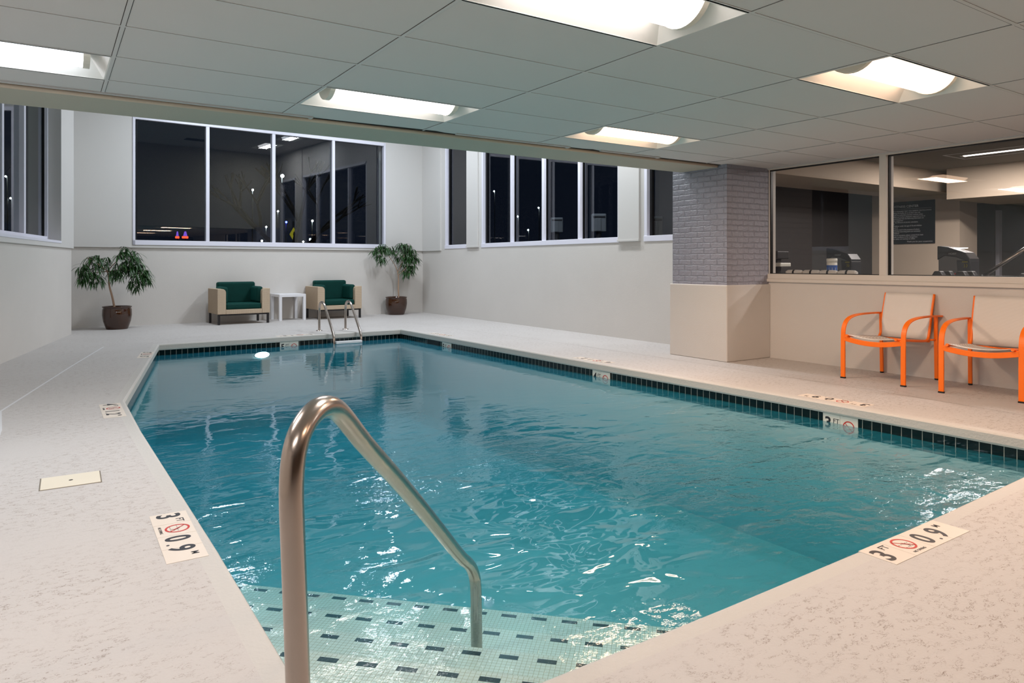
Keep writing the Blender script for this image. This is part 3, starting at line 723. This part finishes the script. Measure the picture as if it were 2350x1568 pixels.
# ---------------------------------------------------------------- armchairs, side table
def make_sofa():
    t = thing('wicker_armchair', 'wicker armchair with dark green velvet cushions, left of the white side table', 'armchair', (0, 0, 0), 0, 'green armchairs')
    W, D, H0, H1 = .98, .70, .20, .68
    # local: x along the front, y back; front at y=0
    def lshape(x0, x1, name):
        r = .07; inner = x1 if x0 == 0 else x0; outer = x0 if x0 == 0 else x1; sg = 1 if x0 == 0 else -1
        P = [(outer, H0), (inner, H0), (inner, H1-r)]
        P += [(inner - sg*r + sg*r*math.cos(R(a)), H1-r + r*math.sin(R(a))) for a in (22, 45, 68, 90)] + [(outer, H1)]
        if sg < 0: P = P[::-1]
        MB().prism(P, 0, D, lambda v: Vector((v.x, v.z, v.y))).build(name, 'wicker', t, bevel=.008)
    lshape(0, .155, 'arm_panel'); lshape(W-.155, W, 'arm_panel')
    MB().box((.155, 0, H0), (W-.155, .06, .285)).build('front_rail', 'wicker', t, bevel=.006)
    MB().box((.155, .06, H0), (W-.155, D, .24)).build('seat_deck', 'wicker', t)
    MB().box((.155, D-.05, .24), (W-.155, D, .68)).build('back_panel', 'wicker', t, bevel=.01)
    MB().box((.16, .012, .286), (W-.16, .56, .40)).build('seat_cushion', 'velvet', t, bevel=.035, seg=4)
    MB().box((.13, .50, .38), (W-.13, .655, .80)).build('back_cushion', 'velvet', t, bevel=.04, seg=4)
    for x0 in (.095, W-.225):
        MB().box((x0, .10, .39), (x0+.13, .56, .715)).build('arm_cushion', 'velvet', t, bevel=.05, seg=4)
    for x0 in (.012, W-.052):
        for y0 in (.012, D-.052): MB().box((x0, y0, 0), (x0+.04, y0+.04, H0)).build('leg', 'blackleg', t, bevel=.003)
    MB().box((.03, .018, .172), (W-.03, .04, H0)).build('apron', 'blackleg', t)
    return t
s1 = make_sofa(); s1.location = (2.615, 14.03, 0); s1.rotation_euler = (0, 0, R(3.6))
s2 = copy_tree(s1); s2.location = (4.60, 14.28, 0); s2.rotation_euler = (0, 0, R(3.6))
s2['label'] = 'wicker armchair with dark green velvet cushions, behind the pool ladder'
t = thing('side_table', 'small square white side table between the two green armchairs', 'side table', (3.855, 14.40, 0), R(3.5))
MB().box((0, 0, .48), (.55, .55, .535)).build('table_top', 'whitetable', t, bevel=.003)
for x0 in (0, .495):
    for y0 in (0, .495): MB().box((x0, y0, 0), (x0+.055, y0+.055, .48)).build('leg', 'whitetable', t, bevel=.002)

# ---------------------------------------------------------------- potted trees
def leafmesh(mb, p, d, L, w, droop):
    d = d.normalized(); side = d.cross(Vector((0, 0, 1)));
    if side.length < .1: side = Vector((1, 0, 0))
    side.normalize(); up = side.cross(d).normalized(); N = 4; i = len(mb.v)
    q = p.copy(); dd = d.copy()
    for k in range(N+1):
        s_ = k/N; ww = w*(.25+.75*math.sin(math.pi*min(1, s_*.9+.12)))*(1 if k < N else .12)
        fold = up*ww*.25
        mb.v += [tuple(q-side*ww+fold), tuple(q), tuple(q+side*ww+fold)]
        dd = (dd + Vector((0, 0, -droop))).normalized(); q = q + dd*L/N
    for k in range(N):
        a = i+3*k
        mb.f += [(a, a+1, a+4, a+3), (a+1, a+2, a+5, a+4)]; mb.sm += [True, True]
def potted(label, base, pr, ph, trunk, branches, clusters, dy, seed):
    rnd = random.Random(seed)
    t = thing('potted_tree', label, 'plant', base, 0, 'potted trees')
    MB().lathe([(pr*.72, 0), (pr*.74, .01), (pr*.93, ph*.35), (pr*1.0, ph*.62), (pr*.985, ph*.86), (pr*.93, ph*.925), (pr*.99, ph*.95), (pr*1.0, ph*.985), (pr*.97, ph), (pr*.90, ph*.985), (pr*.86, ph*.92)], 48).build('pot', 'glaze', t)
    pot_ = t.children[0] if t.children else [o_ for o_ in bpy.data.objects if o_.parent == t][0]
    MB().lathe([(.001, ph*.93), (pr*.88, ph*.92)], 32).build('soil', 'soil', pot_)
    lo = Vector(base)
    P = [aty(u, v, base[1])-lo for u, v in trunk]; P[0].z = ph*.9
    m = MB(); m.tube(smooth(P), [.019-.008*i/(len(smooth(P))-1) for i in range(len(smooth(P)))], 10)
    ends = []
    for br in branches:
        Q = [aty(u, v, base[1])+Vector((0, off, 0))-lo for u, v, off in br]; Q = smooth(Q, 1)
        m.tube(Q, [.010-.006*i/(len(Q)-1) for i in range(len(Q))], 8)
    trk = m.build('trunk', 'bark', t)
    m = MB(); tw = MB()
    for (u, v, ru, rv, n_, dirx) in clusters:
        c = aty(u, v, base[1])-lo; sx_ = ru/1608.75*14*.95; sz_ = rv/1608.75*14*.95
        for _ in range(int(n_*.55)):
            a = rnd.uniform(0, 2*math.pi); rr = rnd.random()**.5
            p = c + Vector((sx_*rr*math.cos(a), rnd.uniform(-dy, dy*.3)*math.sqrt(max(.05, 1-rr*rr)), sz_*rr*math.sin(a)))
            for k in range(6):
                ang = rnd.uniform(0, 2*math.pi)
                d = Vector((math.cos(ang)*.8+dirx*.5, -abs(math.sin(ang))*.8 if p.y > .0 else math.sin(ang)*.8, rnd.uniform(-.9, .35)))
                leafmesh(m, p, d, rnd.uniform(.13, .23), rnd.uniform(.0075, .012), rnd.uniform(.18, .42))
            if rnd.random() < .25:
                q = c + Vector((0, 0, -sz_*.4)); tw.tube([q, (q+p)/2+Vector((0, 0, .03)), p], .0022, 5)
    tw.build('twigs', 'bark', trk); m.build('foliage', 'leaf', t, norm=False)
    return t
potted('potted tree with wide drooping crown in a brown glazed pot, in the left corner', (.985, 14.26, 0), .235, .405,
       [(263, 706), (258, 682), (250, 655), (250, 636), (246, 622)],
       [[(246, 622, 0), (232, 612, -.05), (215, 598, -.08), (200, 592, -.1)], [(246, 622, 0), (262, 606, .05), (278, 590, .05), (296, 584, .0)], [(248, 624, 0), (280, 618, -.05), (305, 622, -.1), (330, 632, -.1)], [(247, 623, 0), (228, 625, .1), (200, 630, .1)]],
       [(226, 596, 22, 12, 34, -.2), (205, 618, 20, 16, 40, -.3), (192, 634, 12, 12, 22, -.3), (215, 640, 14, 10, 20, 0), (290, 586, 22, 14, 44, .1), (302, 604, 20, 16, 44, .2), (318, 622, 22, 14, 46, .3), (335, 634, 12, 14, 24, .4), (310, 645, 14, 14, 28, .1), (262, 628, 16, 10, 26, 0), (275, 612, 14, 12, 24, 0), (285, 570, 10, 6, 8, 0)], .22, 3)
potted('potted tree with rounded crown in a brown glazed pot, right of the green armchairs', (6.58, 14.80, 0), .245, .405,
       [(915, 684), (914, 660), (915, 640), (912, 622)],
       [[(912, 622, 0), (906, 608, 0), (896, 596, -.05), (884, 580, -.05), (872, 572, -.05)], [(913, 625, 0), (920, 605, -.05), (925, 585, -.05), (935, 572, 0)], [(914, 632, 0), (925, 618, -.1), (935, 605, -.1)]],
       [(872, 568, 22, 10, 36, -.2), (862, 578, 14, 8, 18, -.3), (872, 592, 12, 12, 22, -.2), (892, 572, 14, 10, 22, 0), (925, 566, 22, 11, 42, 0), (938, 580, 22, 14, 48, .2), (948, 592, 12, 14, 26, .3), (932, 602, 16, 16, 40, 0), (930, 622, 12, 12, 22, 0), (942, 612, 9, 12, 16, .1), (912, 586, 12, 10, 18, 0)], .20, 5)

# ---------------------------------------------------------------- gym behind the glass
X2 = 12.3; YC = 5.50; ZG = 2.62
m = MB().box((XW+.15, -1, -.05), (16, 7.0, 0)); m.build('floor_gym', 'gymdark')['kind'] = 'structure'
m = MB().box((XW+.15, -1, ZG), (16, 7.0, ZG+.06)); m.build('ceiling_gym', 'gymceil')['kind'] = 'structure'
m = MB(); m.box((X2, YC, 0), (X2+.2, 6.95, ZG)); m.box((X2+.2, YC, 0), (X2+.60, YC+.2, ZG))
m.box((X2+.60, YC, 2.25), (15.8, YC+.2, ZG)); m.box((X2+.60, YC, 0), (15.8, YC+.2, .85))
m.build('wall_gym', 'gymwall')['kind'] = 'structure'
m = MB().box((15.8, -1, 0), (16, 7.0, ZG)); m.build('wall_gym_far', 'gymwall')['kind'] = 'structure'
m = MB().box((XW+.15, 6.95, 0), (16, 7.0, ZG)); m.build('wall_gym_end', 'gymdark')['kind'] = 'structure'  # dark colour stands for the unlit end wall, so glass reflections show
m = MB(); m.box((XW+.13, -1, 2.36), (XW+.15, 7, ZG)); m.build('wall_gym_header', 'gymwall')['kind'] = 'structure'
win = struct(bpy.data.objects.new('window_7', None)); C.objects.link(win)
MB().quad([(X2+.60, YC+.05, .85), (15.8, YC+.05, .85), (15.8, YC+.05, 2.25), (X2+.60, YC+.05, 2.25)]).build('pane', 'glass_f', win, norm=False)
MB().box((X2+1.62, YC+.08, .85), (X2+1.72, YC+.14, 2.1)).build('jamb', 'white', win)
MB().box((X2+1.72, YC+.2, .85), (15.8, YC+.5, 2.25)).build('gym_pier', 'gymdark', win)
m = MB().box((XW+.15, 5.56, 2.30), (X2, 6.5, ZG)); m.build('trim_8', 'gymwall')['kind'] = 'structure'
m = MB().box((11.55, -1, 2.15), (X2+1, 5.35, ZG)); m.build('trim_9', 'gymwall')['kind'] = 'structure'
fixture(10.36, 4.10, ZG, R(90), NEUT, E_FIT, 'gym ceiling light with its long side towards the window glass', 'gym lights')
fixture(9.0, 1.6, ZG, R(90), NEUT, E_FIT, 'gym ceiling light beyond the right edge of the photo', 'gym lights')
# sign board
t = thing('rules_sign', 'black FITNESS CENTER rules sign with white text on the gym wall', 'sign', (X2-.012, 6.86, 1.50)); t.rotation_euler = (R(90), 0, R(-90)); t.scale = (1.212,)*3
MB().box((.10, 0, -.008), (.815, .60, .008)).build('board', 'signblack', t, bevel=.002)
text_mesh('sign_title', 'FITNESS CENTER', .045, 'signtext', t, (.262, .515, .0085), bold=.012)
MB().box((.14, .492, .0083), (.77, .494, .0088)).build('rule_line', 'signtext', t)
LN_ = ['FOR SAFETY IT IS REQUIRED THAT YOU OBSERVE THE FOLLOWING', 'Individuals utilizing this facility do so at their own risk', 'Individuals should not undertake exercise routines unless', 'physically qualified and having a physician\'s approval to do so',
 'It is highly recommended that the following individuals not', 'use the exercise equipment:', 'Persons under the influence of alcohol, stimulants,', 'or depressants', 'Unsupervised children under the age of 16 and children', 'under the age of 14',
 'Equipment should be used in the presence of others', 'Shoes and appropriate exercising attire are necessary', 'Smoking is prohibited', 'Should you need any assistance, please contact front desk', 'Report any unsafe conditions to the management', 'Always practice safety and courtesy to others']
for i, l in enumerate(LN_): text_mesh('sign_line', l, .0265 if i else .0245, 'signtext', t, (.13, .455-i*.0262, .0085), bold=.004, sx=.86)
text_mesh('sign_line', 'Thank you for your cooperation', .0265, 'signtext', t, (.44, .022, .0085), bold=.004)
# weight machines
def machine(x, y, label, rz=0):
    t = thing('exercise_machine', label, 'exercise machine', (x, y, 0), rz, 'gym machines')
    P = [(-.17, 0), (.17, 0), (.17, 1.20), (.12, 1.27), (-.06, 1.335), (-.14, 1.34), (-.17, 1.30)]
    X = lambda v: Vector((v.z, -v.x, v.y))
    MB().prism(P, -.10, .10, X).build('shroud', 'plastic_g', t, bevel=.012)
    MB().prism([(-.175, 1.20), (-.10, 1.25), (.02, 1.235), (.175, 1.17), (.175, 1.215), (.125, 1.285), (-.06, 1.35), (-.175, 1.365)], -.115, .115, X).build('top_cover', 'plastic_d', t, bevel=.01)
    MB().prism([(.05, .9), (.178, .9), (.178, 1.19), (.03, 1.20)], -.108, .108, X).build('front_cover', 'plastic_d', t, bevel=.008)
    MB().box((-.1085, -.055, 1.02), (-.1075, -.01, 1.05)).build('warning_label', 'red', t)
    o = text_mesh('cover_lettering', 'HOIST', .03, 'plastic_l', t, (-.1165, .05, 1.262), (R(90), 0, R(-90)), bold=.01)
    MB().box((-.1092, -.15, 1.175), (-.1085, -.09, 1.182)).build('marking', 'yellow', t)
    for dz in (0, .035): MB().tube([(-.1095, -.115-dz*.6, 1.155), (-.1095, -.122-dz*.6, 1.135), (-.1095, -.113-dz*.6, 1.115)], .003, 6).build('marking', 'yellow', t)
    return t
m1 = machine(8.75, 3.93, 'grey weight machine with charcoal top in front of the seam in the gym wall')
MB().box((-.06, -.08, 1.335), (.06, .02, 1.342)).build('lit_display', 'e_disp', m1)
m2 = copy_tree(m1); m2.location = (8.75, 5.33, 0); m2['label'] = 'grey weight machine seen dimly through the left gym pane'
for c_ in list(m2.children):
    if c_.name.startswith('lit_display'): bpy.data.objects.remove(c_)
# rack with dumbbells just behind the sill
t = thing('dumbbell_rack', 'black dumbbell rack standing behind the right gym pane', 'rack', (8.2, 3.1, 0))
MB().box((-.18, -.62, .93), (.18, .85, .97)).build('shelf', 'rubber', t)
for y in (-.57, .8): MB().box((-.16, y-.03, 0), (.16, y+.03, .93)).build('upright', 'rubber', t)
db = None; dl = ['leftmost', 'second from left', 'third from left', 'fourth from left']
for i, (y, s_) in enumerate(((3.83, 1.0), (3.60, 1.0), (3.02, .85), (2.80, .85))):
    if db is None:
        db = thing('dumbbell', '', 'dumbbell', (8.2, y, .97), 0, 'dumbbells on the rack')
        for q in (-.10, .10):
            m = MB(); r = .062; hx = [(r*math.cos(R(60*k)), r*math.sin(R(60*k))+r*.866) for k in range(6)]
            m.prism(hx, q-.045, q+.045, lambda v: Vector((v.z, v.x, v.y))).build('head', 'rubber', db, bevel=.01)
        MB().tube([(-.06, 0, .054), (.06, 0, .054)], .016, 10).build('handle', 'steel', db); d_ = db
    else: d_ = copy_tree(db); d_.location = (8.2, y, .97)
    d_.scale = (s_,)*3; d_['label'] = 'black hexagonal dumbbell, %s of the four on the rack behind the sill' % dl[i]
t = thing('exercise_bench', 'silver tube frame of a bench slanting up at the right edge of the gym window', 'bench', (0, 0, 0))
pA, pB = _ray(2258, 633), _ray(2400, 540); k1, k2 = 8.45/pA.x, 8.6/pB.x
pa = pA*k1 + Vector((0, 0, CAMZ)); pb = pB*k2 + Vector((0, 0, CAMZ))
MB().tube([pa, pb], .020, 16).build('frame_tube', 'steel', t)
MB().tube([pa+Vector((0, .0, -.0)), pa+Vector((0, .03, -.04)), (pa.x, pa.y+.03, .0)], .022, 16).build('frame_post', 'plastic_d', t)
pc = pa.lerp(pb, .62); MB().tube([pc, pc+Vector((.0, -.6, 0))], .012, 12).build('cross_tube', 'steel', t)
MB().tube([(pb.x, pb.y, pb.z), (pb.x, pb.y, 0)], .022, 12).build('frame_post', 'plastic_d', t)
o = MB().lathe([(.001, .0), (.10, .01), (.125, .06), (.10, .13), (.001, .15)], 24, (8.3, 2.22, .96)).build('medicine_ball', 'plastic_l', local=(8.3, 2.22, .96)); tag(o, 'pale rounded ball at the lower right corner of the gym window', 'ball')
MB().box((8.18, 2.1, 0), (8.42, 2.34, .96)).build('ball_stand', 'rubber', None); tag(bpy.data.objects['ball_stand'], 'black stand under the pale ball at the gym window corner', 'stand')
# shelf with rolled towels and a wipes canister behind the left pane
t = thing('towel_shelf', 'low grey shelf behind the left gym pane that carries rolled towels', 'shelf', (7.80, 5.0, 0))
MB().box((-.18, -.60, .95), (.18, .56, 1.010)).build('shelf_board', 'plastic_g', t)
for y in (-.55, .52): MB().box((-.16, y-.02, 0), (.16, y+.02, .95)).build('side_panel', 'plastic_g', t)
tl = ['farthest left', 'second from left', 'third from left, under the canister', 'fourth from left, nearest the mullion']
tow = None
for i, y in enumerate((5.36, 5.13, 4.90, 4.67)):
    if tow is None:
        tow = thing('rolled_towel', '', 'towel', (7.74, y, 1.010), 0, 'rolled towels')
        m = MB(); P = [(0, q, .036) for q in (-.115, -.09, -.03, .03, .09, .115)]; m.tube(P, [.022, .034, .036, .036, .034, .022], 16); m.build('roll', 'towel', tow)
        MB().tube([(0, -.012, .036), (0, .012, .036)], .0385, 16).build('dark_band', 'rubber', tow); q_ = tow
    else: q_ = copy_tree(tow); q_.location = (7.74 + .01*(i % 2), y, 1.010)
    q_['label'] = 'white rolled towel with a dark band, %s' % tl[i]
t = thing('wipes_canister', 'white and blue wipes canister standing on the towel shelf', 'canister', (7.90, 4.96, 1.010))
MB().lathe([(.058, 0), (.060, .01), (.060, .16), (.056, .165)], 28, caps=True).build('body', 'cap', t)
MB().lathe([(.0605, .035), (.0605, .13)], 28).build('label_band', 'blue', t)
MB().lathe([(.0608, .06), (.0608, .10)], 10).build('label_print', 'cap', t)
MB().lathe([(.061, .165), (.062, .205), (.055, .212)], 28, caps=True).build('cap', 'cap', t)
t = thing('exercise_console', 'black equipment console at the left end of the gym window', 'console', (7.88, 5.72, 0))
MB().box((-.12, -.10, 1.22), (.12, .10, 1.32)).build('screen_housing', 'rubber', t, bevel=.01); MB().box((-.10, -.13, 1.12), (.12, .05, 1.17)).build('tray', 'cap', t, bevel=.01)
MB().box((-.04, -.04, 0), (.04, .04, 1.22)).build('post', 'rubber', t)

# ---------------------------------------------------------------- outside
o = MB().quad([(-120, 15.6, -.4), (160, 15.6, -.4), (160, 200, -.4), (-120, 200, -.4)]).build('ground', 'asphalt', norm=False); struct(o); o.name = 'floor_outside'
lamps = [(648, 404, 40, .10, 'e_street', 'brightest street lamp seen through the third pane of the back window'), (580, 436, 60, .09, 'e_street', 'small street lamp left of the middle mullion of the back window'),
 (638, 485, 70, .08, 'e_street', 'pair lamp low in the third pane left of the tree trunk'), (657, 510, 50, .07, 'e_blue', 'small blue lamp low in the third pane'),
 (717, 507, 50, .07, 'e_street', 'low white lamp right of the tree trunk'), (611, 521, 50, .06, 'e_street', 'low white lamp just left of the middle mullion'),
 (712, 550, 50, .08, 'e_street', 'lowest white lamp in the third pane above the sill'), (601, 553, 50, .07, 'e_street', 'lowest bluish lamp in the second pane'),
 (696, 555, 50, .06, 'e_street', 'tiny white lamp on the sill line right of the yellow sign')]
for u, v, y, r, mt, l in lamps:
    p = aty(u, v, y)
    t = thing('street_lamp', l, 'lamp', (p.x, p.y, -.4), 0, 'distant lamps outside the back window')
    MB().lathe([(.001, -r), (r*.7, -r*.7), (r, 0), (r*.7, r*.7), (.001, r)], 12, (0, 0, p.z+.4)).build('lamp_head', mt, t)
    MB().tube([(0, r, 0), (0, r, p.z+.4)], .05, 6).build('pole', 'blackleg', t)
for u, w, l in ((407, 9, 'left of the two small red lit signs low in the first pane'), (425, 14, 'right of the two small red lit signs low in the first pane')):
    p = aty(u, 545, 80); t = thing('lit_sign', l, 'sign', (p.x, p.y, p.z), 0, 'red lit signs'); s_ = w/1608*70
    MB().box((-s_/2, 0, -.10), (s_/2, .1, .12)).build('red_letter_band', 'e_red', t, bevel=.05)
    MB().prism([(-s_*.3, .15), (s_*.35, .15), (s_*.15, .62), (-s_*.1, .62)], 0, .1, lambda v_: Vector((v_.x, v_.z, v_.y))).build('violet_emblem', 'e_violet', t)
    MB().box((-.05, .1, -p.z-.4), (.05, .2, .1)).build('pole', 'blackleg', t)
p = aty(674, 538, 30); t = thing('road_sign', 'yellow diamond road sign with a small plate below, in front of the tree', 'road sign', (p.x, p.y, p.z))
MB().prism([(0, -.30), (.17, 0), (0, .30), (-.17, 0)], 0, .02, lambda v_: Vector((v_.x, v_.z, v_.y))).build('diamond_plate', 'e_yel', t)
MB().prism([(0, -.13), (.05, 0), (0, .13), (-.03, 0)], -.01, 0, lambda v_: Vector((v_.x, v_.z, v_.y))).build('symbol', 'ink', t)
MB().box((-.07, 0, -.48), (.07, .02, -.34)).build('lower_plate', 'e_yel', t); MB().tube([(0, .04, -p.z-.4), (0, .04, .55)], .03, 8).build('pole', 'blackleg', t)
p = aty(668, 560, 22); t = thing('street_tree', 'dark bare tree with spreading limbs outside the third pane', 'tree', (p.x, p.y, -.4))
rnd = random.Random(11); m = MB()
def limb(a, d, L, r, dep):
    b = a + d*L; m.tube([a, (a+b)/2+Vector((rnd.uniform(-.05, .05)*L, 0, 0)), b], [r, r*.85, r*.65], 7)
    if dep == 0: return
    for _ in range(3): limb(b, (d+Vector((rnd.uniform(-.75, .75), rnd.uniform(-.5, .5), rnd.uniform(-.1, .45)))).normalized(), L*.72, r*.6, dep-1)
m.tube([(0, 0, 0), (0, 0, 1.7)], [.30, .20], 10)
for dx in (-.8, .75, .15): limb(Vector((0, 0, 1.6)), Vector((dx, 0, .8)).normalized(), 1.3, .10, 3)
m.build('trunk', 'night_wood', t)
o = MB().box((2, 95, -.4), (95, 105, 3.4)).build('building', 'bldg', local=(50, 100, -.4)); tag(o, 'low brown building far across the road', 'building')
# paper dispensers standing outside the right windows
def dispenser(u, v, x, h, l):
    d = _ray(u, v); k_ = x/d.x; p = d*k_ + Vector((0, 0, CAMZ))
    t = thing('dispenser', l, 'dispenser', (p.x, p.y, 0), R(-35), 'pale dispensers'); s_ = h
    MB().box((-.5*s_*.8, -.25*s_, p.z-.5*s_), (.5*s_*.8, .25*s_, p.z+.5*s_)).build('housing', 'plastic_l', t, bevel=.06*s_, seg=3)
    MB().box((-.18*s_, -.29*s_, p.z-.45*s_), (.10*s_, -.24*s_, p.z+.25*s_)).build('front_spout', 'plastic_l', t, bevel=.02*s_)
    MB().box((-.34*s_, -.262*s_, p.z+.27*s_), (.34*s_, -.25*s_, p.z+.36*s_)).build('dark_slot', 'plastic_d', t)
    MB().tube([(0, 0, 0), (0, 0, p.z-.45*s_)], .05, 12).build('stand', 'plastic_d', t)
dispenser(1278, 517, 8.4, .30, 'pale grey dispenser on a dark stand seen in the third pane of the right windows')
dispenser(1374, 512, 8.3, .33, 'pale grey dispenser on a dark stand seen in the fourth pane, beside the pilaster')
dispenser(1503, 519, 8.3, .30, 'pale grey dispenser seen in the window next to the brick column')
def side_lamp(u, v, x, r, l):
    d = _ray(u, v); k_ = x/d.x; p = d*k_ + Vector((0, 0, CAMZ))
    t = thing('street_lamp', l, 'lamp', (p.x, p.y, -.4), 0, 'distant lamps outside the right windows')
    MB().lathe([(.001, -r), (r*.7, -r*.7), (r, 0), (r*.7, r*.7), (.001, r)], 12, (0, 0, p.z+.4)).build('lamp_head', 'e_street', t)
    MB().tube([(r, 0, 0), (r, 0, p.z+.4)], .05, 6).build('pole', 'blackleg', t)
for u, v, l in ((1236, 477, 'bright street lamp in the second pane of the right windows, beside a mullion'), (1188, 497, 'street lamp low in the second pane of the right windows'), (1134, 439, 'street lamp high in the first pane of the middle right window'), (1212, 528, 'small low lamp in the second pane of the right windows')):
    side_lamp(u, v, 45, .09, l)
for u, v, l in ((13, 405, 'pale lamp outside the left window, upper'), (24, 455, 'pale lamp outside the left window, lower')):
    d = _ray(u, v); p = d*(60/d.y) + Vector((0, 0, CAMZ)); t = thing('street_lamp', l, 'lamp', (p.x, p.y, -.4), 0, 'lamps outside the left window')
    MB().lathe([(.001, -.07), (.07, 0), (.001, .07)], 12, (0, 0, p.z+.4)).build('lamp_head', 'e_street', t); MB().tube([(.1, 0, 0), (.1, 0, p.z+.4)], .05, 6).build('pole', 'blackleg', t)
